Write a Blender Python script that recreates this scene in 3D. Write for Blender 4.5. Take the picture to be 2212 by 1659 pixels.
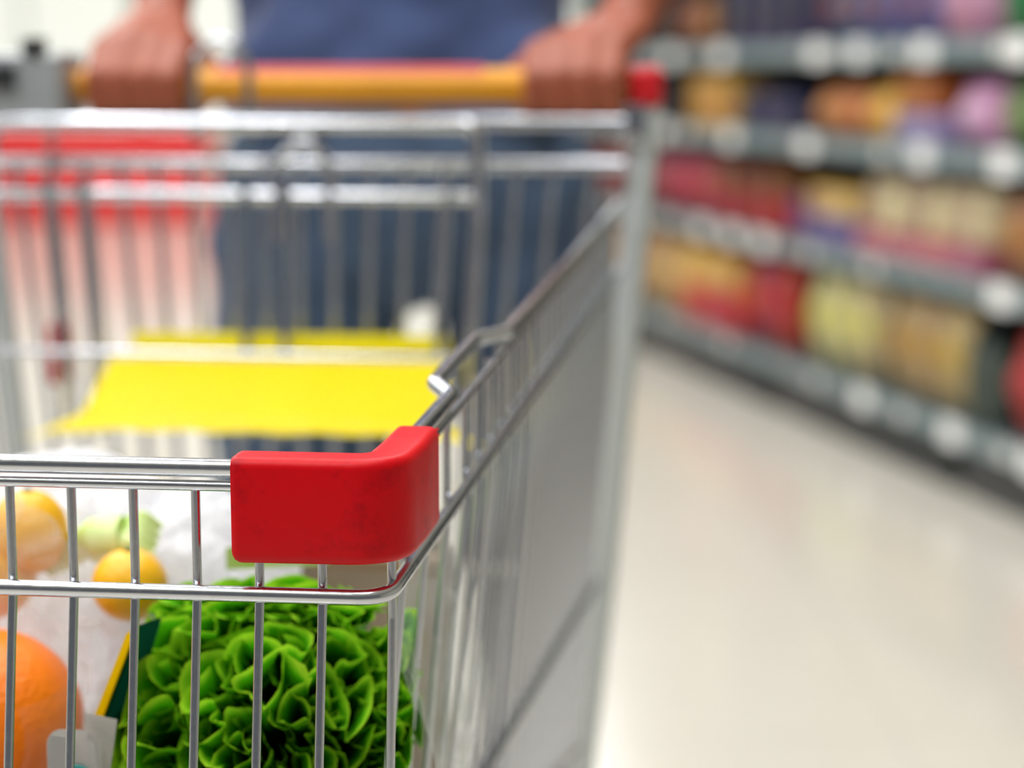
import bpy, bmesh, math, random
from mathutils import Vector, Matrix, noise
from math import sin, cos, pi, radians
for o in list(bpy.data.objects): bpy.data.objects.remove(o, do_unlink=True)
SC = bpy.context.scene
COL = SC.collection
def lin(c):
    return tuple(((v/255)/12.92 if v/255 <= .04045 else ((v/255+.055)/1.055)**2.4) for v in c)

# ------------------------------------------------------------------ camera, world, lights, exposure
cam_d = bpy.data.cameras.new('camera'); cam = bpy.data.objects.new('camera', cam_d); COL.objects.link(cam)
cam.location = (0, 0, 1.02); cam.rotation_euler = (radians(90-8.878), 0, 0)
cam_d.sensor_width = 36; cam_d.lens = 4350/2212*36; cam_d.clip_start = .05; cam_d.clip_end = 100
cam_d.dof.use_dof = True; cam_d.dof.focus_distance = .872; cam_d.dof.aperture_fstop = 3.7
SC.camera = cam
SC.view_settings.view_transform = 'Standard'; SC.view_settings.look = 'None'
SC.view_settings.gamma = 1; SC.view_settings.exposure = 0.0
w = bpy.data.worlds.new('world'); SC.world = w; w.use_nodes = True
w.node_tree.nodes['Background'].inputs[0].default_value = (.93, .96, 1, 1)
w.node_tree.nodes['Background'].inputs[1].default_value = .15
def area(x, y, sx, sy, p, z=3.28):
    l = bpy.data.lights.new('ceiling_lamp', 'AREA'); l.shape = 'RECTANGLE'; l.size = sx; l.size_y = sy; l.energy = p*.52
    l.color = (.97, .985, 1)
    o = bpy.data.objects.new('ceiling_lamp', l); o.location = (x, y, z); COL.objects.link(o)
for x, p in ((-4.2, 75), (-2.1, 75), (0.15, 75)):
    for y in (.9, 3.8, 7.0, 11.0, 15.0):
        area(x, y, .85, 2.6, p)
for y in (-.1, 2.4): area(-1.0, y, .3, 1.5, 60)

# ------------------------------------------------------------------ materials
def mat(name, col, rough=.5, metal=0, spec=.5, var=0, vscale=20, bump=0, bscale=60, col2=None, trans=0, sheen=0, coat=0):
    m = bpy.data.materials.new(name); m.use_nodes = True; nt = m.node_tree; b = nt.nodes['Principled BSDF']
    c = lin(col); b.inputs['Base Color'].default_value = (*c, 1); b.inputs['Roughness'].default_value = rough
    b.inputs['Metallic'].default_value = metal; b.inputs['Specular IOR Level'].default_value = spec
    b.inputs['Sheen Weight'].default_value = sheen; b.inputs['Coat Weight'].default_value = coat
    tc = nt.nodes.new('ShaderNodeTexCoord')
    if var or col2:
        n = nt.nodes.new('ShaderNodeTexNoise'); n.inputs['Scale'].default_value = vscale; n.inputs['Detail'].default_value = 4
        nt.links.new(tc.outputs['Object'], n.inputs['Vector'])
        r = nt.nodes.new('ShaderNodeValToRGB'); r.color_ramp.elements[0].position = .35; r.color_ramp.elements[1].position = .65
        c2 = lin(col2) if col2 else tuple(v*(1-var) for v in c)
        r.color_ramp.elements[0].color = (*c2, 1); r.color_ramp.elements[1].color = (*c, 1)
        nt.links.new(n.outputs['Fac'], r.inputs[0]); nt.links.new(r.outputs[0], b.inputs['Base Color'])
    if bump:
        n = nt.nodes.new('ShaderNodeTexNoise'); n.inputs['Scale'].default_value = bscale; n.inputs['Detail'].default_value = 3
        nt.links.new(tc.outputs['Object'], n.inputs['Vector'])
        k = nt.nodes.new('ShaderNodeBump'); k.inputs['Strength'].default_value = bump; k.inputs['Distance'].default_value = .002
        nt.links.new(n.outputs['Fac'], k.inputs['Height']); nt.links.new(k.outputs[0], b.inputs['Normal'])
    if trans:
        t = nt.nodes.new('ShaderNodeBsdfTranslucent'); t.inputs[0].default_value = (*c, 1)
        if var or col2: nt.links.new(r.outputs[0], t.inputs[0])
        mx = nt.nodes.new('ShaderNodeMixShader'); mx.inputs[0].default_value = trans
        out = nt.nodes['Material Output']
        nt.links.new(b.outputs[0], mx.inputs[1]); nt.links.new(t.outputs[0], mx.inputs[2]); nt.links.new(mx.outputs[0], out.inputs[0])
    return m
def film(name, col, see, rough=.15, milky=.5, bump=.0, edge=.25):
    """thin plastic: a share of the light passes straight through, the rest is milky translucent with a gloss"""
    m = bpy.data.materials.new(name); m.use_nodes = True; nt = m.node_tree; N = nt.nodes; Lk = nt.links
    b = N['Principled BSDF']; c = lin(col); b.inputs['Base Color'].default_value = (*c, 1); b.inputs['Roughness'].default_value = rough
    t = N.new('ShaderNodeBsdfTranslucent'); t.inputs[0].default_value = (*c, 1)
    m1 = N.new('ShaderNodeMixShader'); m1.inputs[0].default_value = milky; Lk.new(b.outputs[0], m1.inputs[1]); Lk.new(t.outputs[0], m1.inputs[2])
    tr = N.new('ShaderNodeBsdfTransparent')
    lw = N.new('ShaderNodeLayerWeight'); lw.inputs[0].default_value = .25
    mr = N.new('ShaderNodeMapRange'); mr.inputs[1].default_value = 0; mr.inputs[2].default_value = 1; mr.inputs[3].default_value = see; mr.inputs[4].default_value = see*edge
    Lk.new(lw.outputs['Facing'], mr.inputs[0])
    m2 = N.new('ShaderNodeMixShader'); Lk.new(mr.outputs[0], m2.inputs[0]); Lk.new(m1.outputs[0], m2.inputs[1]); Lk.new(tr.outputs[0], m2.inputs[2])
    Lk.new(m2.outputs[0], N['Material Output'].inputs[0])
    if bump:
        tc = N.new('ShaderNodeTexCoord'); n = N.new('ShaderNodeTexNoise'); n.inputs['Scale'].default_value = 45; n.inputs['Detail'].default_value = 5
        Lk.new(tc.outputs['Object'], n.inputs['Vector']); k = N.new('ShaderNodeBump'); k.inputs['Strength'].default_value = bump; k.inputs['Distance'].default_value = .004
        Lk.new(n.outputs['Fac'], k.inputs['Height']); Lk.new(k.outputs[0], b.inputs['Normal'])
    return m
def chrome_mat():
    m = bpy.data.materials.new('chrome'); m.use_nodes = True; nt = m.node_tree; b = nt.nodes['Principled BSDF']
    b.inputs['Base Color'].default_value = (.60, .62, .66, 1); b.inputs['Metallic'].default_value = 1
    tc = nt.nodes.new('ShaderNodeTexCoord'); n = nt.nodes.new('ShaderNodeTexNoise'); n.inputs['Scale'].default_value = 260; n.inputs['Detail'].default_value = 4
    nt.links.new(tc.outputs['Object'], n.inputs['Vector'])
    mr = nt.nodes.new('ShaderNodeMapRange'); mr.inputs[1].default_value = .4; mr.inputs[2].default_value = .75; mr.inputs[3].default_value = .15; mr.inputs[4].default_value = .24
    nt.links.new(n.outputs['Fac'], mr.inputs[0]); nt.links.new(mr.outputs[0], b.inputs['Roughness'])
    k = nt.nodes.new('ShaderNodeBump'); k.inputs['Strength'].default_value = .05; k.inputs['Distance'].default_value = .0004
    nt.links.new(n.outputs['Fac'], k.inputs['Height']); nt.links.new(k.outputs[0], b.inputs['Normal'])
    return m
def lettuce_mat():
    m = bpy.data.materials.new('lettuce_leaf'); m.use_nodes = True; nt = m.node_tree; N = nt.nodes; Lk = nt.links; b = N['Principled BSDF']
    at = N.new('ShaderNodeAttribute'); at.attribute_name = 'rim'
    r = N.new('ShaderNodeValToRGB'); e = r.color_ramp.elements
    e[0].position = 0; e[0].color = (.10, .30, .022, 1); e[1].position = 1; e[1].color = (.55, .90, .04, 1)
    x = e.new(.6); x.color = (.014, .17, .003, 1); x = e.new(.88); x.color = (.095, .52, .004, 1)  # leaf's own paler rims, plus recess shade and lit edges put into the colour
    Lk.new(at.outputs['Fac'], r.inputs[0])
    tc = N.new('ShaderNodeTexCoord'); n = N.new('ShaderNodeTexNoise'); n.inputs['Scale'].default_value = 55; n.inputs['Detail'].default_value = 4
    Lk.new(tc.outputs['Object'], n.inputs['Vector'])
    mx = N.new('ShaderNodeMix'); mx.data_type = 'RGBA'; mx.blend_type = 'MULTIPLY'; mx.inputs[0].default_value = .5
    Lk.new(r.outputs[0], mx.inputs[6]); rr = N.new('ShaderNodeValToRGB'); rr.color_ramp.elements[0].position = .35; rr.color_ramp.elements[0].color = (.55, .6, .45, 1); rr.color_ramp.elements[1].position = .62
    Lk.new(n.outputs['Fac'], rr.inputs[0]); Lk.new(rr.outputs[0], mx.inputs[7])
    Lk.new(mx.outputs[2], b.inputs['Base Color']); b.inputs['Roughness'].default_value = .36
    k = N.new('ShaderNodeBump'); k.inputs['Strength'].default_value = .5; k.inputs['Distance'].default_value = .002
    Lk.new(n.outputs['Fac'], k.inputs['Height']); Lk.new(k.outputs[0], b.inputs['Normal'])
    t = N.new('ShaderNodeBsdfTranslucent'); Lk.new(mx.outputs[2], t.inputs[0])
    ms = N.new('ShaderNodeMixShader'); ms.inputs[0].default_value = .30
    Lk.new(b.outputs[0], ms.inputs[1]); Lk.new(t.outputs[0], ms.inputs[2]); Lk.new(ms.outputs[0], N['Material Output'].inputs[0])
    return m
def red_mat():
    m = mat('red_plastic', (214, 0, 16), 0.42, spec=.22, bump=.25, bscale=70)
    nt = m.node_tree; b = nt.nodes['Principled BSDF']
    tc = nt.nodes.new('ShaderNodeTexCoord'); n = nt.nodes.new('ShaderNodeTexNoise'); n.inputs['Scale'].default_value = 24; n.inputs['Detail'].default_value = 7; n.inputs['Roughness'].default_value = .7
    nt.links.new(tc.outputs['Object'], n.inputs['Vector'])
    r = nt.nodes.new('ShaderNodeValToRGB'); r.color_ramp.elements[0].position = .34; r.color_ramp.elements[0].color = (*lin((178, 0, 16)), 1)
    r.color_ramp.elements[1].position = .48; r.color_ramp.elements[1].color = (*lin((214, 0, 16)), 1)
    nt.links.new(n.outputs['Fac'], r.inputs[0]); nt.links.new(r.outputs[0], b.inputs['Base Color'])
    return m
M = dict(
 chrome=chrome_mat(), lettuce=lettuce_mat(), red=red_mat(), satin=mat('satin_silver', (206, 212, 212), .36, metal=.3),
 orange_handle=mat('orange_handle', (236, 160, 0), .35, var=.15, vscale=9),
 red_cap=mat('red_cap', (205, 18, 30), .4), print_red=mat('handle_print', (200, 60, 60), .5),
 yellow=mat('yellow_plastic', (252, 234, 0), .42, spec=.3),
 zinc=mat('zinc', (150, 155, 160), .35, metal=.7), dark=mat('dark_plastic', (35, 36, 40), .5), rubber=mat('rubber', (45, 45, 48), .7),
 lockgrey=mat('lock_grey', (172, 176, 178), .35, metal=.3),
 skin=mat('skin', (160, 82, 54), .5, var=.12, vscale=25, bump=.2, bscale=140), hair=mat('hair', (38, 26, 20), .6, bump=.6, bscale=90),
 shirt=mat('shirt', (66, 84, 132), .85, var=.12, vscale=9, sheen=.3, bump=.5, bscale=300),
 denim=mat('denim', (72, 92, 118), .85, col2=(50, 66, 90), vscale=6, bump=.5, bscale=400), shoe=mat('shoe', (50, 45, 42), .6),
 lip=mat('lip', (160, 80, 72), .5), eye=mat('eye', (235, 235, 232), .2), iris=mat('iris', (50, 34, 24), .2),
 orange=mat('orange_peel', (255, 128, 0), .38, var=.08, vscale=12, bump=.5, bscale=260), shade_fruit=mat('shade_fruit', (190, 20, 8), .25),
 lemon=mat('yellow_citrus', (250, 186, 8), .4, var=.08, bump=.35, bscale=220), stemgreen=mat('stem_green', (70, 96, 36), .6),
 leek=mat('leek', (222, 236, 170), .4, col2=(176, 208, 90), vscale=35), bagwhite=film('white_bag_film', (252, 252, 255), .14, .3, .6, .7),
 sheer=film('sheer_film', (250, 250, 252), .80, .22, .45, .8, edge=.4), cover=film('wrap_film', (240, 242, 242), .96, .12, .3, .5, edge=.85), clear=film('clear_film', (236, 240, 236), .93, .08, .3, .6, edge=.5),
 sleeve_green=mat('sleeve_green', (6, 84, 66), .3, trans=.2), sleeve_yellow=mat('sleeve_yellow', (248, 214, 0), .3, trans=.3),
 card=mat('card', (226, 224, 220), .5), teal=mat('teal_print', (40, 150, 145), .5), kraft=mat('kraft', (132, 108, 78), .8, var=.2, vscale=14),
 steel=mat('shelf_steel', (84, 96, 98), .45, metal=.15), base=mat('shelf_base', (40, 42, 42), .5), railm=mat('price_rail', (126, 142, 144), .35),
 shelfdark=mat('shelf_back', (24, 26, 30), .7), tag=mat('price_tag', (252, 252, 250), .35),
 redbin=mat('red_bin', (240, 30, 35), .4), frame=mat('window_frame', (205, 210, 205), .4), wall=mat('wall_paint', (235, 234, 222), .8, var=.04, vscale=1),
 ceil=mat('ceiling_tile', (238, 238, 232), .9, var=.04, vscale=2))
# daylight behind the shop front's frosted panes
mg = bpy.data.materials.new('daylit_pane'); mg.use_nodes = True
b = mg.node_tree.nodes['Principled BSDF']; b.inputs['Base Color'].default_value = (.8, .82, .8, 1); b.inputs['Roughness'].default_value = .2
b.inputs['Emission Color'].default_value = (.93, .96, .86, 1); b.inputs['Emission Strength'].default_value = .64
M['pane'] = mg
# floor: pale glossy vinyl with faint tile joints
mf = bpy.data.materials.new('floor_tiles'); mf.use_nodes = True; nt = mf.node_tree; b = nt.nodes['Principled BSDF']
tc = nt.nodes.new('ShaderNodeTexCoord'); br = nt.nodes.new('ShaderNodeTexBrick'); br.offset = 0
br.inputs['Scale'].default_value = 1; br.inputs['Brick Width'].default_value = .6; br.inputs['Row Height'].default_value = .6; br.inputs['Mortar Size'].default_value = .003
br.inputs['Color1'].default_value = (*lin((214, 208, 196)), 1); br.inputs['Color2'].default_value = (*lin((211, 205, 193)), 1); br.inputs['Mortar'].default_value = (*lin((195, 188, 176)), 1)
nt.links.new(tc.outputs['Object'], br.inputs['Vector']); nt.links.new(br.outputs[0], b.inputs['Base Color'])
nz = nt.nodes.new('ShaderNodeTexNoise'); nz.inputs['Scale'].default_value = 2.2; nt.links.new(tc.outputs['Object'], nz.inputs['Vector'])
mr = nt.nodes.new('ShaderNodeMapRange'); mr.inputs[3].default_value = .12; mr.inputs[4].default_value = .22; b.inputs['IOR'].default_value = 1.62; nt.links.new(nz.outputs['Fac'], mr.inputs[0]); nt.links.new(mr.outputs[0], b.inputs['Roughness'])
M['floor'] = mf

# ------------------------------------------------------------------ mesh helpers
def empty(name, loc, rz=0, label=None, cat=None, group=None):
    o = bpy.data.objects.new(name, None); COL.objects.link(o); o.location = loc; o.rotation_euler = (0, 0, rz)
    o.empty_display_size = .05
    return tag(o, label, cat, group)
def tag(o, label=None, cat=None, group=None, kind=None):
    if label: o['label'] = label
    if cat: o['category'] = cat
    if group: o['group'] = group
    if kind: o['kind'] = kind
    return o
def obj(name, bm, m, parent=None, loc=(0, 0, 0), rz=0, smooth=True, mats=None):
    me = bpy.data.meshes.new(name); bmesh.ops.recalc_face_normals(bm, faces=bm.faces[:]) ; bm.to_mesh(me); bm.free()
    for x in (mats or [m]): me.materials.append(M[x])
    if smooth: me.polygons.foreach_set('use_smooth', [True]*len(me.polygons)); me.set_sharp_from_angle(angle=radians(42))
    o = bpy.data.objects.new(name, me); COL.objects.link(o); o.location = loc; o.rotation_euler = (0, 0, rz)
    if parent: o.parent = parent
    return o
def fillet(pts, r, n=6):
    P = [Vector(p) for p in pts]; out = [P[0]]
    for i in range(1, len(P)-1):
        a, b, c = P[i-1], P[i], P[i+1]; u = (a-b); v = (c-b); ang = u.angle(v)
        rr = r[i] if isinstance(r, (list, tuple)) else r
        if rr <= 0 or ang > 3.12: out.append(b); continue
        d = min(rr/math.tan(ang/2), u.length*.49, v.length*.49)
        p, q = b+u.normalized()*d, b+v.normalized()*d
        for k in range(n+1):
            t = k/n; out.append(p*(1-t)**2+b*2*t*(1-t)+q*t*t)
    out.append(P[-1]); return out
def tube(bm, pts, r, seg=12, r2=None, prof=None, cap=True):
    """sweep a round (or given) profile along points, frames carried along without twist"""
    P = [Vector(p) for p in pts]; n = len(P); rings = []
    T = [(P[min(i+1, n-1)]-P[max(i-1, 0)]).normalized() for i in range(n)]
    up = Vector((0, 0, 1)) if abs(T[0].z) < .9 else Vector((0, 1, 0))
    A = (up - T[0]*up.dot(T[0])).normalized()
    for i in range(n):
        A = (A - T[i]*A.dot(T[i])).normalized(); B = T[i].cross(A)
        rad = r if r2 is None else r+(r2-r)*i/(n-1)
        if prof: ring = [bm.verts.new(P[i]+A*y+B*x) for x, y in prof]
        else: ring = [bm.verts.new(P[i]+(A*cos(2*pi*k/seg)+B*sin(2*pi*k/seg))*rad) for k in range(seg)]
        rings.append(ring)
    m = len(rings[0])
    for a, b in zip(rings, rings[1:]):
        for k in range(m): bm.faces.new((a[k], a[(k+1) % m], b[(k+1) % m], b[k]))
    if cap: bm.faces.new(rings[0][::-1]); bm.faces.new(rings[-1])
    return bm
def tb(pts, r, seg=12, fr=0, **k):
    return tube(bmesh.new(), fillet(pts, fr) if fr else pts, r, seg, **k)
def box(bm, x0, x1, y0, y1, z0, z1, bev=0, seg=2):
    r = bmesh.ops.create_cube(bm, size=1); vs = r['verts']
    for v in vs: v.co = Vector(((x0+x1)/2+v.co.x*(x1-x0), (y0+y1)/2+v.co.y*(y1-y0), (z0+z1)/2+v.co.z*(z1-z0)))
    if bev:
        es = list({e for v in vs for e in v.link_edges}); bmesh.ops.bevel(bm, geom=es, offset=bev, segments=seg, profile=.6, affect='EDGES')
    return bm
def bx(*a, **k): return box(bmesh.new(), *a, **k)
def lathe(bm, prof, seg=24, c=(0, 0, 0)):
    rings = []
    for r, z in prof: rings.append([bm.verts.new((c[0]+max(r, 1e-4)*cos(2*pi*k/seg), c[1]+max(r, 1e-4)*sin(2*pi*k/seg), c[2]+z)) for k in range(seg)])
    for a, b in zip(rings, rings[1:]):
        for k in range(seg): bm.faces.new((a[k], a[(k+1) % seg], b[(k+1) % seg], b[k]))
    bm.faces.new(rings[0][::-1]); bm.faces.new(rings[-1]); return bm
def ball(bm, c, r, sx=1, sy=1, sz=1, u=24, v=16, rot=None):
    top = bm.verts.new((c[0], c[1], c[2]+r*sz)); bot = bm.verts.new((c[0], c[1], c[2]-r*sz)); rings = []
    for j in range(1, v):
        th = pi*j/v; st, ct = r*sin(th), r*cos(th)*sz
        rings.append([bm.verts.new((c[0]+sx*st*cos(2*pi*k/u), c[1]+sy*st*sin(2*pi*k/u), c[2]+ct)) for k in range(u)])
    for k in range(u):
        q = (k+1) % u; bm.faces.new((top, rings[0][k], rings[0][q])); bm.faces.new((bot, rings[-1][q], rings[-1][k]))
        for a, b in zip(rings, rings[1:]): bm.faces.new((a[k], b[k], b[q], a[q]))
    return bm
def struct(name, bm, m, **k): return tag(obj(name, bm, m, smooth=False, **k), kind='structure')

# ------------------------------------------------------------------ the shop's shell
struct('floor', bx(-9, 5.5, -3.5, 21, -.05, 0), 'floor')
struct('ceiling', bx(-9, 5.5, -3.5, 21, 3.3, 3.36), 'ceil')
struct('wall_far', bx(-9, 5.5, 20.2, 20.4, 0, 3.3), 'wall')
struct('wall_right', bx(5.3, 5.5, -3.5, 20.2, 0, 3.3), 'wall')
for i, x in enumerate((-8.2, -5.9, -3.6, -1.3)):
    wn = tag(obj('window_%d' % (i+1), bx(x, x+2.2, 20.1, 20.2, .35, 2.9), 'frame', smooth=False), kind='structure')
    for k in range(2):
        obj('pane', bx(x+.06+k*1.07, x+1.07+k*1.07, 20.07, 20.11, .42, 2.84), 'pane', wn, smooth=False)
struct('baseboard_far', bx(-9, 5.3, 20.17, 20.2, 0, .12), 'frame')

# ------------------------------------------------------------------ the trolley, in its own axes: x to the right, y away from the lens, z up
ORG = Vector((-.041, .854, 0)); YAW = -radians(6.3)
RM = Matrix.Rotation(YAW, 4, 'Z')
def W(p): return ORG + (RM @ Vector(p))
UC = -.225                                   # centre line
def ur(v): return -.0145+.0705*v             # right rim line
def wall_u(v, z): return ur(v)-.004-.083*max(0, .80-z)
def mir(u): return 2*UC-u
cart = empty('shopping_cart', ORG, YAW, 'chromed wire shopping cart with orange handle and red corner bumpers, pushed by a person', 'shopping cart')
def part(name, bm, m, par=cart, **k): return obj(name, bm, m, par, **k)
ZR = lambda v: .848+.08*v
ZB = lambda v: .8405+.0805*v if v > .25 else .8400+.0785*v
ZM = lambda v: .793+.084*v
VB = .80
def sidepath(side, zf, off=0, v0=.02, v1=VB, n=10, corner=.014, zoff=0, join=True):
    pts = []
    for i in range(n+1):
        v = v0+(v1-v0)*i/n; u = ur(v)+off; pts.append((u, v, zf(v)+zoff))
    if side < 0: pts = [(mir(u), v, z) for u, v, z in pts]
    return pts
def hoop(zf, off, r, y0, corner, kink=False):
    right = sidepath(1, zf, off, v0=corner+.004)
    if kink:
        right = [(ur(v)+off, v, zf(v)) for v in (.02, .06, .10)]
        right += [(ur(.137)+off, .137, zf(.137)), (ur(.15)+off-.011, .152, zf(.15)+.0032), (ur(.255)+off-.012, .258, zf(.255)+.003), (ur(.287)+off, .290, zf(.287)+.0005)]
        right += [(ur(v)+off, v, zf(v)) for v in (.36, .5, .65, VB)]
    left = [(mir(u), v, z) for u, v, z in right]
    z0 = zf(0)
    pts = left[::-1]+[(mir(ur(0)+off), y0, z0), (ur(0)+off, y0, z0)]+right
    rr = [corner if i in (len(left), len(left)+1) else .012 for i in range(len(pts))]
    if kink:
        rr = [.006 if (abs(v-.145) < .01) else (.008 if .2 < v < .3 else q) for (u, v, z), q in zip(pts, rr)]
    return tube(bmesh.new(), fillet(pts, rr, 8), r, 20)
part('top_rim', hoop(ZR, 0, .0042, 0, .016, True), 'chrome')
part('lower_rim', hoop(ZB, .0012, .0024, 0, .013), 'chrome')
part('middle_rail', hoop(ZM, .0018, .0036, -.0055, .022), 'chrome')
# the third rail round the basket's sides
def third(side):
    pts = [(wall_u(v, .598)+.003, v, .604-.012*v) for v in (.02, .2, .4, .6, VB)]
    pts = [((UC if side < 0 else 0), 0, 0)] and pts
    if side < 0: pts = [(mir(u), v, z) for u, v, z in pts]
    return tb(pts, .0036, 14)
for s in (1, -1): part('lower_rail', third(s), 'chrome')
part('lower_rail', tb([(mir(wall_u(.02, .6)), .0, .603), (wall_u(.02, .6), .0, .603)], .0036, 14), 'chrome')

# front panel: upright wires welded behind the rails
fp = part('front_panel', tb([(mir(-.03), .004, .594), (-.03, .004, .594)], .003, 10), 'chrome')
fx = [-.0108, -.0425]
while fx[-1] > mir(-.04): fx.append(fx[-1]-.0281)
for u in fx:
    low = max(-1, min(1, (u-UC)/.21))
    top = .8385
    if u > -.02 : pts = [(-.0135, .0110, top), (-.0133, .0105, .78), (-.0150, .002, .64), (u-.012, 0, .56)]
    else: pts = [(u, .0012, top), (u, .0008, .793), (u, -.016, .70), (u, -.02, .60), (u, .004, .56)]
    obj('upright_wire', tb(pts, .0021, 12, fr=.02), 'chrome', fp)
# side panels
sv = [.052, .098, .145, .189]
while sv[-1] < VB-.02: sv.append(sv[-1]+.024 if sv[-1] > .4 else sv[-1]+.033)
for s in (1, -1):
    base = [(wall_u(v, .50)-.0, v, .594-.18*v) for v in (.0, .4, VB)]
    if s < 0: base = [(mir(u), v, z) for u, v, z in base]
    sp = part('side_panel', tb(base, .003, 10), 'chrome')
    for v in sv:
        zt = ZB(v); pts = [(ur(v)-.0035, v, zt), (ur(v)-.0042, v, .79), (wall_u(v, .65), v, .65), (wall_u(v, .50), v, .594-.18*v)]
        if s < 0: pts = [(mir(u), y, z) for u, y, z in pts]
        obj('upright_wire', tb(pts, .0021, 10), 'chrome', sp)
# basket floor grid
bm = bmesh.new()
for i in range(13):
    v = .02+.78*i/12; z = .594-.18*v; tube(bm, [(mir(wall_u(v, z)), v, z), (wall_u(v, z), v, z)], .002, 8)
for i in range(15):
    t = i/14; a = mir(wall_u(0, .56)); c = wall_u(0, .56); a2 = mir(wall_u(.8, .45)); c2 = wall_u(.8, .45)
    tube(bm, [(a+(c-a)*t, 0, .598), (a2+(c2-a2)*t, .8, .454)], .002, 8)
part('basket_floor', bm, 'chrome')

# corner bumpers: a rounded sleeve bent round the corner
def rrect(w, h, r, cx=0, cy=0, n=5):
    out = []
    for sx, sy, a0 in ((1, 1, 0), (-1, 1, 90), (-1, -1, 180), (1, -1, 270)):
        for k in range(n+1):
            a = radians(a0+90*k/n); out.append((cx+sx*(w/2-r)+r*cos(a), cy+sy*(h/2-r)+r*sin(a)))
    return out
def bumper(side):
    pts = [(-.0802, .0005, .831), (-.0800, .0005, .831), (-.0795, .0005, .831), (-.0787, .0005, .831), (-.0775, .0005, .831), (-.0760, .0005, .831), (-.05, .0005, .831), (ur(0)+.0, .0005, .831), (ur(.03)+.001, .03, .8325), (ur(.058)+.001, .0565, .8345), (ur(.058)+.001, .058, .8346)]
    P = fillet(pts, [0, 0, 0, 0, 0, 0, 0, .016, 0, 0, 0], 10)
    n = len(P); bm = bmesh.new(); rings = []
    T = [(P[min(i+1, n-1)]-P[max(i-1, 0)]).normalized() for i in range(n)]
    L = [0]
    for i in range(1, n): L.append(L[-1]+(P[i]-P[i-1]).length)
    prof = rrect(.022, .047, .0048)
    for i in range(n):
        A = Vector((0, 0, 1)); B = T[i].cross(A).normalized()
        e = min(L[i], L[-1]-L[i]); sh = 1-.10*max(0, 1-e/.002)
        jig = noise.noise(P[i]*90)*.0006
        rings.append([bm.verts.new(P[i]+B*(x*sh+jig)+A*((y-.0)*(1-.03*max(0, 1-e/.0015))+noise.noise(Vector((P[i].x*60, P[i].y*60, y*80)))*.0007*(1 if y < -.02 else .35))) for x, y in prof])
    m = len(prof)
    for a, b in zip(rings, rings[1:]):
        for k in range(m): bm.faces.new((a[k], a[(k+1) % m], b[(k+1) % m], b[k]))
    bm.faces.new(rings[0][::-1]); bm.faces.new(rings[-1])
    # rounded lower corner at the front leg's end
    for ring, l in zip(rings, L):
        if l < .0055:
            zb = .8075+.0055-math.sqrt(max(0, .0055**2-(.0055-l)**2))
            for vtx in ring: vtx.co.z = max(vtx.co.z, zb) if vtx.co.z < .82 else vtx.co.z
    if side < 0:
        for v in bm.verts: v.co.x = mir(v.co.x)
    return bm
for s in (1, -1):
    bp = part('corner_bumper', bumper(s), 'red')
bm = bmesh.new()      # torn moulding flash on the sleeve's rear top edge
random.seed(5); p0 = Vector((ur(.058)+.008, .0582, .8562))
for k in range(6):
    tube(bm, [p0, p0+Vector((random.uniform(.0, .002), .0012, -.0005*k)), p0+Vector((random.uniform(.0002, .004), .0022, random.uniform(-.0035, .0005)))], .0007, 5, r2=.0003)
obj('moulding_flash', bm, 'red', [c for c in cart.children if c.name.startswith('corner_bumper')][0])

# rear posts, handle
for s in (1, -1):
    f = (lambda u: u) if s > 0 else mir
    pts = [(f(.0625), .845, 1.0), (f(.060), .835, .975), (f(.052), .83, .88), (f(.0285), .83, .60), (f(.010), .83, .42), (f(-.005), .83, .24), (f(-.005), .80, .17)]
    part('rear_post', tb(pts, .0118, 18, fr=.02), 'satin')
    part('side_bracket', bx(min(f(.040), f(.062)), max(f(.040), f(.062)), .815, .829, .958, .992, bev=.004), 'chrome')
hl = mir(.062)
hy, hz = .843, 1.006
hb = part('handle_bar', tb([(hl, hy, hz), (.062, hy, hz)], .0152, 24), 'orange_handle')
obj('printed_band', tb([(-.30, hy, hz+.0045), (-.075, hy, hz+.0045)], .0125, 24), 'print_red', hb)
for s in (1, -1):
    a, c = (.045, .074) if s > 0 else (mir(.074), mir(.045))
    obj('end_cap', bx(a, c, hy-.02, hy+.02, hz-.017, hz+.017, bev=.008, seg=3), 'red_cap', hb)
# coin lock
lk = part('coin_lock', bx(-.492, -.424, .795, .865, .978, 1.034, bev=.006, seg=3), 'lockgrey')
obj('coin_slide', bx(-.484, -.462, .786, .80, 1.004, 1.024, bev=.002), 'dark', lk)
obj('key_socket', lathe(bmesh.new(), [(.002, 0), (.011, 0), (.011, .01), (.009, .012), (.002, .012)], 16, (-.447, .80, 1.034)), 'dark', lk)
bm = bmesh.new()
for k in range(16):      # chain hanging from the lock
    z = .972-.0105*k; x = -.436+.0015*sin(k); a = k % 2
    ring = [(x+(.0035*cos(q) if a else 0), .80+(0 if a else .0035*cos(q)), z+.0075*sin(q)) for q in [2*pi*j/10 for j in range(11)]]
    tube(bm, ring, .0012, 6, cap=False)
ch = obj('lock_chain', bm, 'zinc', lk)
obj('chain_key', bx(-.443, -.427, .794, .806, .755, .808, bev=.004), 'red_cap', ch)
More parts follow.
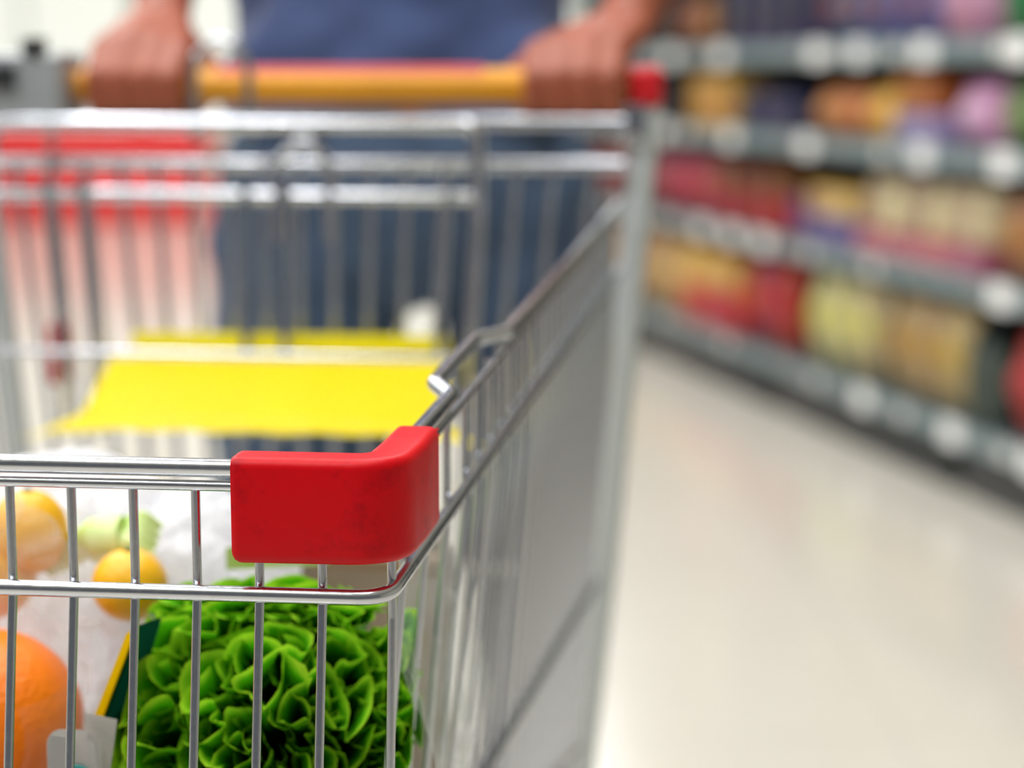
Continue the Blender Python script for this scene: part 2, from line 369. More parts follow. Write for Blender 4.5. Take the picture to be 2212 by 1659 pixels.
# rear gate and child seat
def gu(u, z): # wires fan in towards the bottom
    return UC+(u-UC)*(1-.42*max(0, .94-z))
GV = .815
rg = part('rear_gate', tb([(mir(.044), GV, .977), (.044, GV, .977)], .0062, 16), 'chrome')
obj('gate_rail', tb([(mir(.044), GV, .942), (.044, GV, .942)], .0062, 14), 'chrome', rg)
obj('gate_rail', tb([(mir(.012), GV, .60), (.012, GV, .60)], .004, 12), 'chrome', rg)
u = .0165; 
while u > mir(.03):
    if u not in (): obj('gate_wire', tb([(u, GV-.004, .942), (gu(u, .46), GV-.004, .46)], .0032, 10), 'chrome', rg)
    u -= .0305
cs = part('child_seat', tb([(mir(.03), .775, .976), (-.0725, .775, .976), (-.0725, .775, .90), (-.082, .765, .70)], .0062, 16, fr=.012), 'chrome')
obj('seat_rail', tb([(mir(.03), .775, .918), (-.0735, .775, .918)], .0058, 14), 'chrome', cs)
for u in (-.094, -.263, -.229, -.43, -.40):
    obj('seat_wire', tb([(u, .770, .93), (gu(u, .72), .745, .72)], .0038, 10), 'chrome', cs)
for uc, zt, hw, v in ((-.286, 1.037, .023, .79), (-.214, .956, .021, .77)):
    obj('seat_hook', tb([(uc-hw, v, zt-.075), (uc-hw, v, zt-.01), (uc, v, zt+.012), (uc+hw, v, zt-.01), (uc+hw, v, zt-.075)], .0042, 14, fr=.022), 'chrome', cs)
# yellow seat plate: moulded shell tilted towards the front, with ears at its front edge
def seat_plate():
    bm = bmesh.new(); nx, ny = 40, 14; g = []
    for j in range(ny+1):
        t = j/ny; row = []
        for i in range(nx+1):
            s = -1+2*i/nx
            hw = .137 if t > .3 else .137+.040*(1-t/.3)**1.6
            x = s*hw; y = .60+.10*t; z = .757+.036*t
            if t < .12: z -= .004*(1-t/.12)
            z += .0025*cos(s*pi*7)*(1 if t < .1 else 0)*.3-.008*abs(s)**6*(1-t)
            row.append(bm.verts.new((-.225+x+.004, y, z)))
        g.append(row)
    for j in range(ny):
        for i in range(nx): bm.faces.new((g[j][i], g[j][i+1], g[j+1][i+1], g[j+1][i]))
    bmesh.ops.solidify(bm, geom=bm.faces[:], thickness=.006)
    return bm
pl = part('seat_plate', seat_plate(), 'yellow')
obj('seat_back_flap', bx(-.36, -.095, .765, .769, .775, .805, bev=.001), 'yellow', pl)
# support wires of the plate
obj('plate_wire', tb([(mir(.005), .705, .796), (-.075, .705, .796)], .003, 10), 'chrome', pl)
# chassis with castors, below the frame's lower edge
for s in (1, -1):
    f = (lambda u: u) if s > 0 else mir
    part('chassis_tube', tb([(f(-.005), .80, .17), (f(-.02), .4, .165), (f(-.06), .04, .165)], .011, 12), 'chrome')
    for v, uu in ((.07, -.055), (.76, -.006)):
        c = part('castor', tb([(f(uu), v, .165), (f(uu), v, .135)], .012, 12), 'zinc')
        obj('fork', bx(f(uu)-.019, f(uu)-.015, v-.012, v+.03, .055, .14, bev=.001), 'zinc', c)
        obj('fork', bx(f(uu)+.015, f(uu)+.019, v-.012, v+.03, .055, .14, bev=.001), 'zinc', c)
        bm = bmesh.new(); lathe(bm, [(.01, -.013), (.055, -.013), (.06, -.008), (.06, .008), (.055, .013), (.01, .013)], 28)
        bmesh.ops.rotate(bm, verts=bm.verts, matrix=Matrix.Rotation(pi/2, 3, 'Y')); bmesh.ops.translate(bm, verts=bm.verts, vec=(f(uu), v+.015, .06))
        obj('wheel', bm, 'rubber', c)
part('chassis_tube', tb([(mir(-.06), .04, .165), (-.06, .04, .165)], .011, 12), 'chrome')
for s in (1, -1):
    f = (lambda u: u) if s > 0 else mir
    part('chassis_tube', tb([(f(-.07), .05, .17), (f(-.06), .12, .54)], .009, 12), 'chrome')

# ------------------------------------------------------------------ groceries
def thing_at(name, p, label, cat, group=None): return empty(name, W(p), YAW, label, cat, group)
def lettuce():
    random.seed(11)
    bm = bmesh.new(); lay = bm.verts.layers.float.new('rim')
    ax = Vector((.04, -.84, .54)).normalized(); X = Vector((1, 0, 0)); X = (X-ax*X.dot(ax)).normalized(); Y = ax.cross(X)
    k = 0
    for R, cnt, wd in ((.005, 3, .024), (.018, 6, .030), (.032, 10, .034), (.046, 13, .038), (.060, 17, .040)):
        for c in range(cnt):
            k += 1; az0 = 2*pi*(c+.5*(cnt % 2))/cnt+random.uniform(-.2, .2); Rk = R*random.uniform(.86, 1.12)
            hgt = .112-.24*Rk-5.6*Rk*Rk+random.uniform(-.013, .010); lam = random.uniform(.021, .037); A0 = random.uniform(.0078, .0128)
            ph = random.uniform(0, 6.28); ph2 = random.uniform(0, 6.28); out = random.uniform(.10, .32)+.40*R/.060; nu, nv = 96, 26; g = []
            for j in range(nv+1):
                t = j/nv; row = []; z = hgt*(-.15+1.15*t)
                a = max(0, (t-.28)/.72)**1.7; e = max(0, (t-.58)/.42)
                for i in range(nu+1):
                    s = -1+2*i/nu; w_ = wd*(.35+.65*t**.6); x = s*w_
                    fi = 2*pi*x/lam+ph+.7*sin(3*s+ph2); A = A0*a*(1+.35*sin(2.1*s+ph2))
                    n = A*sin(fi)+.0036*e*sin(2.7*fi+ph2)+.0011*e*sin(7.1*fi+ph)
                    tg = -.62*A*sin(2*fi)+.0022*e*cos(3.1*fi)
                    h = z-.006*abs(s)**3*(1+t)+.0035*e*cos(2*fi+ph)+.0022*e*sin(6.3*fi+ph)
                    n += .0035*e*e*(1 if sin(fi) > 0 else -1)*abs(sin(fi))**.6
                    h -= .0045*e*e*abs(sin(fi))
                    rr = Rk*(.25+.75*min(1, t*1.3))+out*.030*t*t+n; th = az0+(x+tg)/max(Rk, .022)*.9
                    if Rk < .015: q = (X*cos(az0)+Y*sin(az0))*rr+(-X*sin(az0)+Y*cos(az0))*(x+tg)
                    else: q = (X*cos(th)+Y*sin(th))*rr
                    p = q+ax*(h+.002*noise.noise(q*70)); p += Vector((1, 1, 1))*.0012*noise.noise(p*140+Vector((k, 0, 0)))
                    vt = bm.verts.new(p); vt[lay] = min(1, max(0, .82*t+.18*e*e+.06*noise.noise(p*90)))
                    row.append(vt)
                g.append(row)
            for j in range(nv):
                for i in range(nu): bm.faces.new((g[j][i], g[j][i+1], g[j+1][i+1], g[j+1][i]))
    for v in bm.verts:
        p = v.co; x = p.x*.93
        if p.z > .082: p.z = .082+(p.z-.082)*.45
        lim = .072 if x > 0 else .065
        if abs(x) > lim: x = math.copysign(lim+(abs(x)-lim)*.35, x)
        v.co = Vector((x, p.y, p.z*1.02))
    return bm
LC = (-.0910, .150, .664)
let = thing_at('lettuce', LC, 'frilly green lettuce head behind the front wires, under the red bumper', 'lettuce')
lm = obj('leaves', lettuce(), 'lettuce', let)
bm = bmesh.new(); tube(bm, [(0, .0, -.0), (-.002, .05, -.035)], .016, 14, r2=.013); obj('stalk', bm, 'leek', let)

def sheet(fn, nu=50, nv=50):
    bm = bmesh.new(); g = [[bm.verts.new(fn(i/nu, j/nv)) for i in range(nu+1)] for j in range(nv+1)]
    for j in range(nv):
        for i in range(nu): bm.faces.new((g[j][i], g[j][i+1], g[j+1][i+1], g[j+1][i]))
    return bm
def lerp(a, b, t): return Vector(a)*(1-t)+Vector(b)*t
def crease(p, amp, sc, seed=0):
    q = Vector(p)*sc+Vector((seed, seed*.7, 0)); return amp*(abs(noise.noise(q))*2-.6+.5*noise.noise(q*2.3))

# printed sleeve round the lettuce: a curved cone of film, green band with a yellow border at its left lip
sl = thing_at('lettuce_sleeve', LC, 'printed plastic sleeve wrapped round the lettuce, green band with yellow border', 'plastic sleeve')
def sleeve(a0, a1, r0, r1, off=0, h0=-.062, h1=.085):
    def fn(i, j):
        a = a0+(a1-a0)*i; r = r0+(r1-r0)*j+off
        x = r*cos(a)*.98; z = h0+(h1-h0)*j; y = r*sin(a)*.75
        p = Vector((x, y, z)); n = crease(p, .003, 26, 3); return (p.x+n*cos(a), p.y+n*sin(a), p.z+n*.5)
    return sheet(fn, 60, 40)
obj('film', sleeve(radians(20), radians(168), .070, .094), 'clear', sl)
def band(x0, x1, y0, y1, w, sh=0):      # a strip of the sleeve standing at the head's left side
    def fn(i, j):
        p = lerp((x0, y0, -.045), (x1, y1, .092), j); p.x += -w*(1-i)*(1-.55*j)+sh-.004*sin(j*pi); p.y += -.018*(1-i)+.002*sin(j*9)
        return p
    bm = sheet(fn, 8, 40); bmesh.ops.solidify(bm, geom=bm.faces[:], thickness=.0003); return bm
obj('green_band', band(-.0840, -.049, -.056, -.066, .018), 'sleeve_green', sl)
obj('yellow_border', band(-.0985, -.0540, -.073, -.079, .0032, -.002), 'sleeve_yellow', sl)
obj('yellow_foot', bx(-.082, -.066, -.052, -.050, -.05, .012), 'sleeve_yellow', sl)
# clear wrapping standing between the lettuce and the right side wires
cw = thing_at('clear_wrapper', (.0, .11, .70), 'crinkled clear plastic wrapper between lettuce and right side wires', 'plastic wrapper')
def wrapf(i, j):
    x = -.022+.022*sin(pi*min(1, j*1.15))**.8; y = -.055+.20*i; z = -.095+.17*j
    p = Vector((x, y, z)); n = crease(p, .006, 20, 8); return (x+n*.8, y+n*.6, z+n*.3)
obj('film', sheet(wrapf, 60, 60), 'clear', cw)

def bag(c, sx, sy, sz, seed, amp=.010, sc=26, neck=None):
    bm = bmesh.new(); q = bmesh.ops.create_icosphere(bm, subdivisions=6, radius=1)
    for v in bm.verts:
        p = v.co.copy(); k = crease(p*.05, 1, sc*2, seed)
        f = 1+amp/.05*(k*.9+.35*crease(p*.05, 1, sc*4.6, seed+9))
        z = p.z
        if neck and z > .3: t = (z-.3)/.7; s = 1-.62*t; p = Vector((p.x*s, p.y*s, z+neck*t*t))
        v.co = Vector((p.x*sx*f, p.y*sy*f, p.z*sz*(1+.3*(f-1))))
    return bm
def fruit(name, p, r, m, label, cat, group=None, sz=.95, stem=True):
    t = thing_at(name, p, label, cat, group)
    bm = bmesh.new(); ball(bm, (0, 0, 0), r, 1, 1, sz, 32, 22)
    for v in bm.verts:
        q = math.hypot(v.co.x, v.co.y)/r
        if q < .28 and v.co.z > 0: v.co.z -= (1-q/.28)**2*r*.07
    obj('peel', bm, m, t)
    if stem: obj('stem_button', lathe(bmesh.new(), [(.001, 0), (.003, .0005), (.0028, .002), (.001, .0026)], 10, (0, 0, r*sz*.925)), 'stemgreen', t)
fruit('orange', (-.2455, .124, .685), .0490, 'orange', 'large orange at the lower left behind the front wires', 'orange', sz=1)
fruit('shade_fruit', (-.2330, .078, .632), .030, 'shade_fruit', 'dark red ball added as the shaded underside of the large orange', 'shade_fruit')  # added dark red ball stands in for shade on the orange's underside
fruit('orange', (-.2385, .175, .7750), .0210, 'lemon', 'yellow-orange fruit in the white bag, higher of the pair at the upper left', 'orange', sz=1.1)
fruit('orange', (-.2600, .172, .751), .0245, 'lemon', 'yellow-orange fruit at the left frame edge, below its pair in the white bag', 'orange')
fruit('orange', (-.1775, .155, .753), .0200, 'lemon', 'yellow-orange fruit beside the sleeve top, under the pale green leek', 'orange')
lkk = thing_at('leek', (-.2080, .185, .766), 'pale green leek end under clear film on the white bag', 'leek')
bm = bmesh.new(); tube(bm, fillet([(-.025, .0, -.010), (0, 0, .003), (.018, .0, .004)], .01), .0085, 16, r2=.013); obj('shaft', bm, 'leek', lkk)
bm = bmesh.new()
for k in range(5): tube(bm, fillet([(.014, -.004+.003*k, .002), (.026, -.006+.004*k, .004+.003*k), (.036, -.008+.005*k, -.008+.004*k)], .01), .006, 8, r2=.002)
obj('leaf', bm, 'leek', lkk)
bg = thing_at('plastic_bag', (-.245, .262, .722), 'white crinkled plastic bag of yellow fruit at the left of the cart', 'plastic bag')
obj('bag_film', bag(0, .078, .075, .080, 2, amp=.006), 'bagwhite', bg)
bg = thing_at('plastic_bag', (-.170, .262, .700), 'white crinkled plastic bag behind the lettuce, beside the leek', 'plastic bag')
obj('bag_film', bag(0, .065, .070, .084, 5, amp=.0075), 'bagwhite', bg)
bg = thing_at('plastic_bag', (-.178, .215, .648), 'limp white plastic bag between the orange and the lettuce sleeve', 'plastic bag')
obj('bag_film', bag(0, .040, .035, .085, 7, amp=.008), 'bagwhite', bg)
def bf(i, j):
    x = -.050+.110*i; z = -.05+(.128-.045*i+.006*sin(i*9))*j; y = -.092-.012*sin(i*3)+.02*j
    n = crease((x, y, z), .007, 32, 21); return (x+n*.4, y+n, z+n*.4)
bg2 = thing_at('plastic_bag', (-.205, .235, .725), 'sheer crinkled plastic bag lying over the leek and yellow fruit', 'plastic bag')
obj('bag_film', sheet(bf, 70, 70), 'sheer', bg2)
# film pulled over the front orange, with a curved hem
fw = thing_at('produce_bag', (-.20, .095, .69), 'thin clear produce bag pulled across the large orange', 'plastic bag')
def ff(i, j):
    x = -.030+.075*i+.010*(1-j); z = -.055+.085*j-.02*(1-i)**2*j; y = -.018+.05*(i-.3)**2*2+.015*j
    n = crease((x, y, z), .005, 30, 4); return (x, y+n, z+n*.4)
obj('bag_film', sheet(ff, 50, 50), 'cover', fw)
# the pale wrapper with a pointed corner rising behind the sleeve
pw = thing_at('wrapper', (-.135, .16, .77), 'pale translucent wrapper with a pointed corner, above the lettuce', 'wrapper')
def fp2(i, j):
    x = -.028+.080*i; top = .014-.020*min(1, i*2.6)+.008*max(0, i-.38); z = -.05+(top+.05)*j; y = .01*sin(i*5)+.012*j
    n = crease((x, y, z), .003, 30, 14); return (x, y+n, z)
obj('film', sheet(fp2, 50, 30), 'cover', pw)
def fp3(i, j):
    return (.005+.055*i, .012, -.012+.004*i+(.012+.004*i)*j)
obj('printed_strip', sheet(fp3, 10, 4), 'leek', pw)
kb = thing_at('paper_packet', (-.082, .31, .700), 'brown paper packet in the cart, seen just above the lettuce', 'packet')
bm = bx(-.05, .05, -.02, .03, -.155, .038, bev=.008, seg=3)
obj('packet_body', bm, 'kraft', kb); obj('folded_top', bx(-.046, .046, -.004, .008, .036, .047, bev=.002), 'kraft', kb)
# swing tag with a teal ring
tg = thing_at('swing_tag', (-.163, .045, .700), 'pale card tag with teal ring print, left of the lettuce', 'tag')
bm = bmesh.new(); ps = rrect(.026, .05, .008, -.008, -.012); 
f = bm.faces.new([bm.verts.new((x, -.006, y)) for x, y in ps]); bmesh.ops.solidify(bm, geom=[f], thickness=.0006); obj('card', bm, 'card', tg)
bm = bmesh.new(); tube(bm, [(-.006+.010*cos(a), -.0068, -.019+.014*sin(a)) for a in [radians(60+k*12) for k in range(20)]], .0011, 6); obj('ring_print', bm, 'teal', tg)
bm = bmesh.new(); ps = [(-.004, -.06), (-.004, .020), (.012, .017), (.010, .004), (.0075, -.01), (.009, -.06)]
f = bm.faces.new([bm.verts.new((x, -.001, y)) for x, y in ps]); bmesh.ops.solidify(bm, geom=[f], thickness=.0006); obj('backing_card', bm, 'card', tg)

# ------------------------------------------------------------------ person pushing the cart
def cap(bm, a, b, ra, rb, fl=None):
    """tapered limb segment with round ends (joined by the voxel skin)"""
    a, b = Vector(a), Vector(b); d = b-a; L = d.length; n = max(2, int(L/(.45*min(ra, rb)))) if L > 1e-5 else 1; n = min(n, 14)
    for i in range(n+1):
        t = i/n; r = ra+(rb-ra)*t; ball(bm, a+d*t, r, u=14, v=9)
def ell(bm, c, rx, ry, rz): ball(bm, c, 1, rx, ry, rz, 26, 18)
def skinned(name, bm, m, par, vox, it=6, fac=.5, disp=0, dscale=.06):
    o = obj(name, bm, m, par)
    r = o.modifiers.new('skin', 'REMESH'); r.mode = 'VOXEL'; r.voxel_size = vox; r.use_smooth_shade = True
    s = o.modifiers.new('smooth', 'SMOOTH'); s.factor = fac; s.iterations = it
    if disp:
        tx = bpy.data.textures.new(name+'_folds', 'CLOUDS'); tx.noise_scale = dscale; tx.noise_depth = 1
        d = o.modifiers.new('folds', 'DISPLACE'); d.texture = tx; d.strength = disp; d.mid_level = .5
    return o
PU, PV = -.205, 1.19
per = empty('person', W((PU, PV, 0)), YAW, 'person in a dark blue T-shirt and jeans gripping the cart handle with both hands', 'person')
def P(u, v, z): return (u-PU, v-PV, z)
sh = {1: (PU+.175, PV, 1.42), -1: (PU-.175, PV, 1.42)}
elb = {1: (.072, 1.13, 1.19), -1: (-.425, 1.14, 1.19)}
wri = {1: (.040, .925, 1.062), -1: (-.372, .925, 1.066)}
hc = {1: .002, -1: -.3665}
bm = bmesh.new()
ell(bm, P(PU, PV, .98), .155, .10, .13); ell(bm, P(PU, PV, 1.15), .145, .095, .16); ell(bm, P(PU, PV, 1.33), .16, .10, .14)
cap(bm, P(PU-.14, PV, 1.42), P(PU+.14, PV, 1.42), .055, .055); cap(bm, P(PU, PV, 1.42), P(PU, PV-.01, 1.53), .058, .052)
ell(bm, P(PU, PV-.02, 1.635), .075, .095, .115); ell(bm, P(PU, PV-.06, 1.575), .05, .05, .045)      # skull, jaw
cap(bm, P(PU, PV-.108, 1.645), P(PU, PV-.128, 1.61), .010, .014)
for s in (-1, 1): ell(bm, P(PU+s*.077, PV-.01, 1.63), .010, .020, .032)
for s in (-1, 1):
    cap(bm, P(*sh[s]), P(*elb[s]), .048, .039); 
    e, w_ = Vector(elb[s]), Vector(wri[s]); mid = e.lerp(w_, .3)
    cap(bm, P(*e), P(*mid), .038, .040); cap(bm, P(*mid), P(*w_), .040, .025)
    c = hc[s]; kn = .054                     # knuckle row half-width
    for k in range(4):                       # metacarpals: wrist to knuckles over the bar
        f = -1+2*(k+.5)/4; f *= -s           # index finger is towards the cart's middle
        u = c+f*kn*.82
        kz = 1.036-.004*abs(k-1); L1 = (.030, .033, .031, .026)[k]; r = (.0098, .0102, .0098, .0088)[k]
        a = Vector((wri[s][0]+f*.018*.8, wri[s][1]-.004, wri[s][2]-.002)); kk = Vector((u, hy-.002, kz+.004))
        cap(bm, P(*a), P(*kk), .016, .0135)
        p1 = Vector((u, hy-.029, hz+.008)); p2 = Vector((u, hy-.026, hz-.017)); p3 = Vector((u, hy-.006, hz-.026))
        cap(bm, P(*kk), P(*p1), .0125, r+.001); cap(bm, P(*p1), P(*p2), r+.001, r); cap(bm, P(*p2), P(*p3), r, r-.001)
    # thumb: leaves the palm's inner side and closes under the bar
    ti = c-s*.040
    cap(bm, P(wri[s][0]-s*.014, wri[s][1]-.02, wri[s][2]-.012), P(ti-s*.012, hy+.030, hz+.012), .015, .0125)
    cap(bm, P(ti-s*.012, hy+.030, hz+.012), P(ti-s*.006, hy+.022, hz-.012), .0120, .0105); cap(bm, P(ti-s*.006, hy+.022, hz-.012), P(ti+s*.006, hy+.004, hz-.026), .0105, .009)
    hip = (PU+.016+s*.100, PV, .90); knee = (PU+.012+s*.117, PV-.01+.02*s, .50); ank = (PU+s*.12, PV+.02+.05*s, .10)
    cap(bm, P(*hip), P(*knee), .072, .046); cap(bm, P(*knee), P(*ank), .046, .034); cap(bm, P(*ank), P(ank[0], ank[1]-.10, .045), .034, .03)
body = skinned('body', bm, 'skin', per, .0052, it=5, fac=.5)
# face
for s in (-1, 1):
    e = obj('eye', ball(bmesh.new(), P(PU+s*.031, PV-.098, 1.648), .012), 'eye', per)
    obj('iris', ball(bmesh.new(), P(PU+s*.031, PV-.1075, 1.648), .0055, 1, .5, 1), 'iris', e)
obj('mouth', ball(bmesh.new(), P(PU, PV-.107, 1.580), 1, .022, .008, .007), 'lip', per)
bm = bmesh.new(); ell(bm, P(PU, PV+.0, 1.665), .083, .098, .105)
hr = obj('hair', bm, 'hair', per)
for v in hr.data.vertices:
    c = v.co
    if c.y < -.045 and c.z < 1.70: c.y = -.045
    if c.z < 1.60 and c.y < .03: c.z = 1.60
# T-shirt with short sleeves
bm = bmesh.new()
ell(bm, P(PU, PV, 1.33), .178, .118, .15); ell(bm, P(PU, PV, 1.15), .182, .115, .17); ell(bm, P(PU, PV, 1.04), .171, .118, .12)
box(bm, -.168, .168, -.108, .108, .955, 1.06, bev=.05, seg=4)
cap(bm, P(PU-.15, PV, 1.425), P(PU+.15, PV, 1.425), .062, .062)
for s in (-1, 1):
    a = Vector(sh[s]); b = a.lerp(Vector(elb[s]), .62); cap(bm, P(*a), P(*b), .066, .062)
skinned('t_shirt', bm, 'shirt', per, .010, it=8, disp=.030, dscale=.075)
# jeans, legs slightly apart
bm = bmesh.new()
ell(bm, P(PU, PV, .90), .182, .125, .12); box(bm, -.160, .160, -.10, .10, .90, .975, bev=.05, seg=4)
for s in (-1, 1):
    ra, rk = (.104, .086) if s < 0 else (.088, .070); hip = (PU+.016+s*.106, PV, .89); knee = (PU+.012+s*.120, PV-.01+.02*s, .50); ank = (PU+s*.13, PV+.02+.05*s, .09)
    cap(bm, P(*hip), P(*knee), ra, rk); cap(bm, P(*knee), P(*ank), .068, .058)
skinned('jeans', bm, 'denim', per, .011, it=6, disp=.022, dscale=.06)
for s in (-1, 1):
    bm = bmesh.new(); y = .02+.05*s; cap(bm, (s*.13, y+.03, .05), (s*.135, y-.16, .04), .045, .036); box(bm, s*.13-.045, s*.13+.045, y-.20, y+.07, 0, .03, bev=.012)
    so = skinned('shoe', bm, 'shoe', per, .007, it=4)

# ------------------------------------------------------------------ gondola shelving along the right of the aisle
SD = Vector((-.2350, .972, 0)).normalized(); S0 = Vector((1.109, 4.754, 0)); NR = Vector((SD.y, -SD.x, 0))
SYAW = math.atan2(SD.y, SD.x)         # local x runs along the shelf (away), local -y goes into the shelf
SH = {'lowest': .165, 'second lowest': .525, 'third lowest': .832, 'fourth lowest': 1.092}
BAYS = ('nearest', 'second', 'third', 'fourth', 'farthest')
random.seed(3)
TAGS = {.525: (2.02, 1.44, 1.72, -.11), .832: (2.45, 1.75, 1.11, .34, -.10), 1.092: (1.85, 2.38, 1.05, .34, -.16, .75), .165: (.66, .12, -.30)}
for b in range(5):
    s0 = -1.15+1.25*b
    un = empty('shelving_unit', S0+SD*s0, SYAW, 'grey steel supermarket shelving bay, %s along the right of the aisle' % BAYS[b], 'shelving unit', 'shelving bays along the aisle')
    obj('plinth', bx(.02, 1.20, -.45, .0, 0, .105, bev=.004), 'base', un)
    obj('back_panel', bx(.0, 1.25, -.47, -.455, .1, 1.95), 'shelfdark', un)
    for x in (0, 1.21): obj('upright', bx(x, x+.04, -.455, -.42, 0, 1.95), 'steel', un)
    for z in (.165, .525, .832, 1.092, 1.36):
        shf = obj('shelf', bx(.004, 1.246, -.45, -.006, z-.022, z, bev=.002), 'steel', un)
        obj('price_rail', bx(.004, 1.246, -.006, .0, z-.050, z-.002, bev=.0015), 'railm', shf)
        for s in TAGS.get(z, ()):
            if s0 <= s < s0+1.25: obj('price_tag', bx(s-s0-.05, s-s0+.05, .0, .004, z-.056, z+.002), 'tag', shf)
        for k in range(2 if z in TAGS else 0):
            x = .2+.6*k+random.uniform(0, .3); obj('price_tag', bx(x, x+.05, .0, .003, z-.046, z-.008), 'card', shf)
# goods
def g_box(w_, h, d, c, c2):
    t = bpy.data.objects.new('carton', None)
    a = obj('carton', bx(-w_/2, w_/2, -d, 0, 0, h, bev=.003), c); 
    p = obj('label_panel', bx(-w_*.36, w_*.36, .0, .0012, h*.25, h*.7), c2, a); return a
def g_bag(w_, h, d, c, c2):
    bm = bmesh.new(); n = 14; rings = []
    for j in range(n+1):
        t = j/n; th = d/2*max(.03, sin(pi*min(1, max(0, (t-.06)/.88)))**.5) if .06 < t < .94 else .0015
        rings.append([bm.verts.new((w_/2*(1-.06*sin(pi*t))*x, -d/2+th*y, h*t)) for x, y in [(cos(a)*(1 if abs(cos(a)) < .99 else 1), sin(a)*abs(sin(a))**.2) for a in [2*pi*k/20 for k in range(20)]]])
    for a, b in zip(rings, rings[1:]):
        for k in range(20): bm.faces.new((a[k], a[(k+1) % 20], b[(k+1) % 20], b[k]))
    bm.faces.new(rings[0][::-1]); bm.faces.new(rings[-1])
    a = obj('packet', bm, c); bm = bmesh.new()
    ball(bm, (0, -.012, h*.52), 1, w_*.30, d*.10+.012, h*.20, 16, 10); obj('label_panel', bm, c2, a); return a
def g_jar(w_, h, d, c, c2):
    r = w_/2; a = obj('jar', lathe(bmesh.new(), [(r*.8, 0), (r, .012), (r, h*.72), (r*.72, h*.83), (r*.7, h*.86)], 20, (0, -r, 0)), c)
    obj('lid', lathe(bmesh.new(), [(r*.76, h*.86), (r*.76, h*.99), (r*.7, h)], 20, (0, -r, 0)), c2, a); return a
PK = {}
def pm(c):
    if c not in PK: 
        k = 'goods_%02x%02x%02x' % c; M[k] = mat(k, c, .38, var=.3, vscale=14); PK[c] = k
        nt = M[k].node_tree; b = nt.nodes['Principled BSDF']; src = b.inputs['Base Color'].links[0].from_socket
        oi = nt.nodes.new('ShaderNodeObjectInfo'); hs = nt.nodes.new('ShaderNodeHueSaturation')
        for out_lo, out_hi, sock in ((.472, .528, 'Hue'), (.62, 1.08, 'Value')):
            mr = nt.nodes.new('ShaderNodeMapRange'); mr.inputs[3].default_value = out_lo; mr.inputs[4].default_value = out_hi
            nt.links.new(oi.outputs['Random'], mr.inputs[0]); nt.links.new(mr.outputs[0], hs.inputs[sock])
        nt.links.new(src, hs.inputs['Color']); nt.links.new(hs.outputs[0], b.inputs['Base Color'])
    return PK[c]
KIND = {'bag': (g_bag, 'packet'), 'box': (g_box, 'carton'), 'jar': (g_jar, 'jar')}
def row(shelf, s0, s1, kind, w_, h, c, c2, look, z0=0, lean=0, d=None, back=0, where=None):
    """a run of like goods along the shelf from s0 (near) to s1 (far)"""
    random.seed(int(s0*1000)+int(SH[shelf]*100)+int(z0*1000)); z = SH[shelf]+z0
    fn, cat = KIND[kind]; h *= .93; d = d or (w_ if kind == 'jar' else .6*w_ if kind == 'bag' else .8*w_)
    n = max(1, int(round((s1-s0)/(w_*1.06)))); st = (s1-s0)/n; proto = None
    nm = look.split()[-1]
    lab = '%s on the %s shelf, %s' % (look, shelf, where)
    for i in range(n):
        if proto is None: o = proto = fn(w_, h, d, pm(c), pm(c2)); o.name = cat
        else:
            o = proto.copy(); COL.objects.link(o)
            for ch in proto.children: q = ch.copy(); COL.objects.link(q); q.parent = o
        s = s0+st*(i+.5); q = S0+SD*s-NR*(-.025-back-random.uniform(0, .012)); o.location = (q.x, q.y, z+abs(sin(lean))*w_*.5+.001)
        o.rotation_euler = (0, lean*random.uniform(.8, 1.1), SYAW+random.uniform(-.05, .05))
        tag(o, lab, cat, look+'s, '+shelf+' shelf, '+where)
    return
L4, L3, L2, L1 = 'lowest', 'second lowest', 'third lowest', 'fourth lowest'
# lowest shelf
row(L4, -.50, -.06, 'bag', .20, .27, (200, 45, 30), (225, 110, 60), 'red-orange crisp packet', where='at the right edge of the photo')
row(L4, -.02, .14, 'jar', .085, .24, (70, 82, 72), (40, 60, 60), 'dark green-grey jar', where='between cream and red packets')
row(L4, .17, .66, 'bag', .15, .27, (204, 178, 120), (196, 150, 50), 'ochre and cream packet', lean=-.20, where='left of the dark jar')
row(L4, .68, 1.22, 'bag', .15, .28, (206, 190, 140), (214, 196, 100), 'cream and yellow packet', lean=-.22, where='right of the crimson packets')
row(L4, 1.30, 1.72, 'bag', .19, .29, (178, 20, 38), (205, 40, 40), 'crimson packet', where='beside the leaning cream packets')
row(L4, 1.75, 2.34, 'box', .19, .145, (226, 60, 40), (200, 30, 30), 'bright red carton', where='under the orange cartons')
row(L4, 1.75, 2.34, 'box', .19, .12, (222, 150, 70), (226, 180, 110), 'orange carton', z0=.138, where='stacked on bright red cartons')
row(L4, 2.38, 3.60, 'bag', .18, .28, (216, 170, 112), (226, 196, 120), 'tan packet', where='at its far end by the cart post')
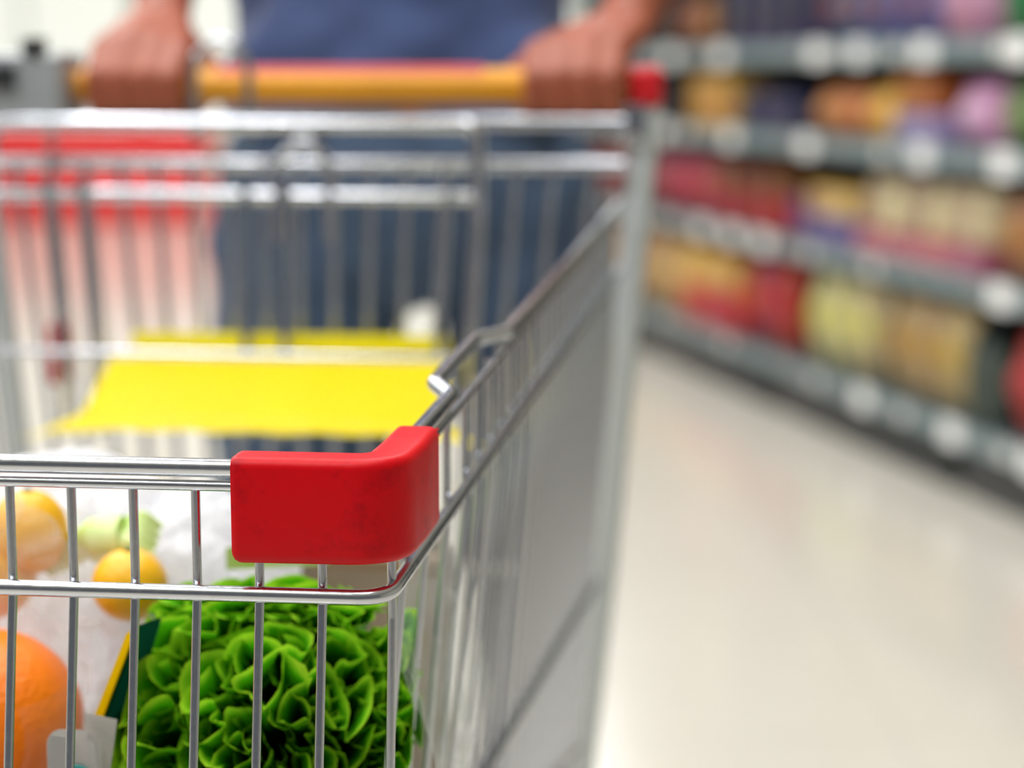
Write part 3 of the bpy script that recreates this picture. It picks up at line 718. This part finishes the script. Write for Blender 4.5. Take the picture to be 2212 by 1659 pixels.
# second lowest
row(L3, -.55, .02, 'bag', .17, .22, (200, 148, 90), (170, 90, 40), 'tan packet', where='at the right edge of the photo')
row(L3, .04, .80, 'jar', .125, .15, (222, 202, 162), (228, 208, 172), 'cream jar', z0=.068, where='standing on flat pink cartons')
row(L3, .04, .80, 'box', .18, .07, (196, 100, 128), (205, 150, 165), 'flat pink carton', where='under the cream jars')
row(L3, .04, 1.10, 'box', .22, .255, (14, 52, 104), (10, 40, 80), 'dark blue carton', back=.20, d=.1, where='behind the jars')
row(L3, .82, 1.16, 'box', .16, .085, (92, 104, 166), (120, 90, 150), 'blue-mauve carton', where='under the amber cartons')
row(L3, .82, 1.16, 'box', .16, .085, (214, 164, 96), (220, 180, 130), 'amber carton', z0=.082, where='stacked on blue-mauve cartons')
row(L3, 1.20, 1.30, 'box', .09, .13, (140, 90, 140), (120, 70, 120), 'purple carton', where='right of the crimson cartons')
row(L3, 1.33, 2.02, 'box', .20, .115, (164, 8, 34), (190, 20, 40), 'crimson carton', where='under the brown cartons')
row(L3, 1.33, 2.02, 'box', .20, .085, (124, 62, 34), (140, 80, 50), 'brown carton', z0=.110, where='stacked on crimson cartons')
row(L3, 2.04, 2.60, 'bag', .17, .21, (208, 68, 62), (190, 40, 50), 'coral red packet', where='left of the crimson cartons')
row(L3, 2.62, 3.60, 'bag', .19, .20, (164, 76, 84), (150, 60, 70), 'dull rose packet', where='at its far end by the cart post')
# third lowest
row(L2, -.55, .02, 'bag', .16, .17, (98, 134, 74), (140, 150, 90), 'green packet', where='at the right edge of the photo')
row(L2, .05, .27, 'bag', .19, .17, (222, 160, 205), (232, 190, 225), 'pink packet', where='right of the lilac cartons')
row(L2, .30, .58, 'box', .13, .08, (150, 140, 190), (190, 180, 215), 'lilac carton', where='under the rust cartons')
row(L2, .32, .58, 'box', .12, .10, (184, 96, 40), (160, 80, 40), 'rust-brown carton', z0=.077, where='stacked on lilac cartons')
row(L2, .64, 1.16, 'bag', .17, .145, (236, 164, 70), (240, 170, 90), 'amber orange packet', where='left of the lilac cartons')
row(L2, 1.25, 1.78, 'box', .17, .12, (28, 34, 92), (20, 24, 70), 'navy carton', where='between two orange groups')
row(L2, 1.84, 2.24, 'box', .19, .175, (214, 150, 66), (200, 130, 60), 'ochre carton', where='left of the navy cartons')
row(L2, 2.45, 3.60, 'box', .20, .12, (42, 40, 46), (30, 30, 34), 'black carton', where='at its far end by the handle cap')
# fourth lowest
row(L1, -.55, .0, 'box', .17, .22, (0, 98, 52), (10, 120, 60), 'deep green carton', where='at the right edge of the photo')
row(L1, .04, .36, 'bag', .16, .20, (214, 150, 180), (220, 170, 195), 'rose pink packet', where='left of the green cartons')
row(L1, .40, 1.12, 'bag', .17, .20, (92, 100, 150), (130, 70, 80), 'slate blue packet', where='left of the rose pink packets')
row(L1, 1.16, 1.95, 'box', .18, .22, (40, 36, 88), (30, 26, 50), 'dark indigo carton', where='left of the slate blue packets')
row(L1, 2.12, 2.50, 'bag', .18, .20, (168, 100, 58), (150, 90, 60), 'tan-brown packet', where='just right of the forearm')
row(L1, 2.55, 3.60, 'box', .20, .20, (34, 32, 40), (50, 40, 40), 'black carton', where='behind the forearm')

# ------------------------------------------------------------------ red promotion bin far down the aisle on the left
rb = empty('display_bin', (-2.75, 13.9, 0), 0, 'large bright red display bin on the floor far behind the cart, left', 'display bin')
obj('bin_body', bx(-1.0, .66, -.4, .4, 0, .60, bev=.03), 'redbin', rb)
obj('bin_rim', bx(-1.03, .69, -.43, .43, .58, .63, bev=.015), 'redbin', rb)
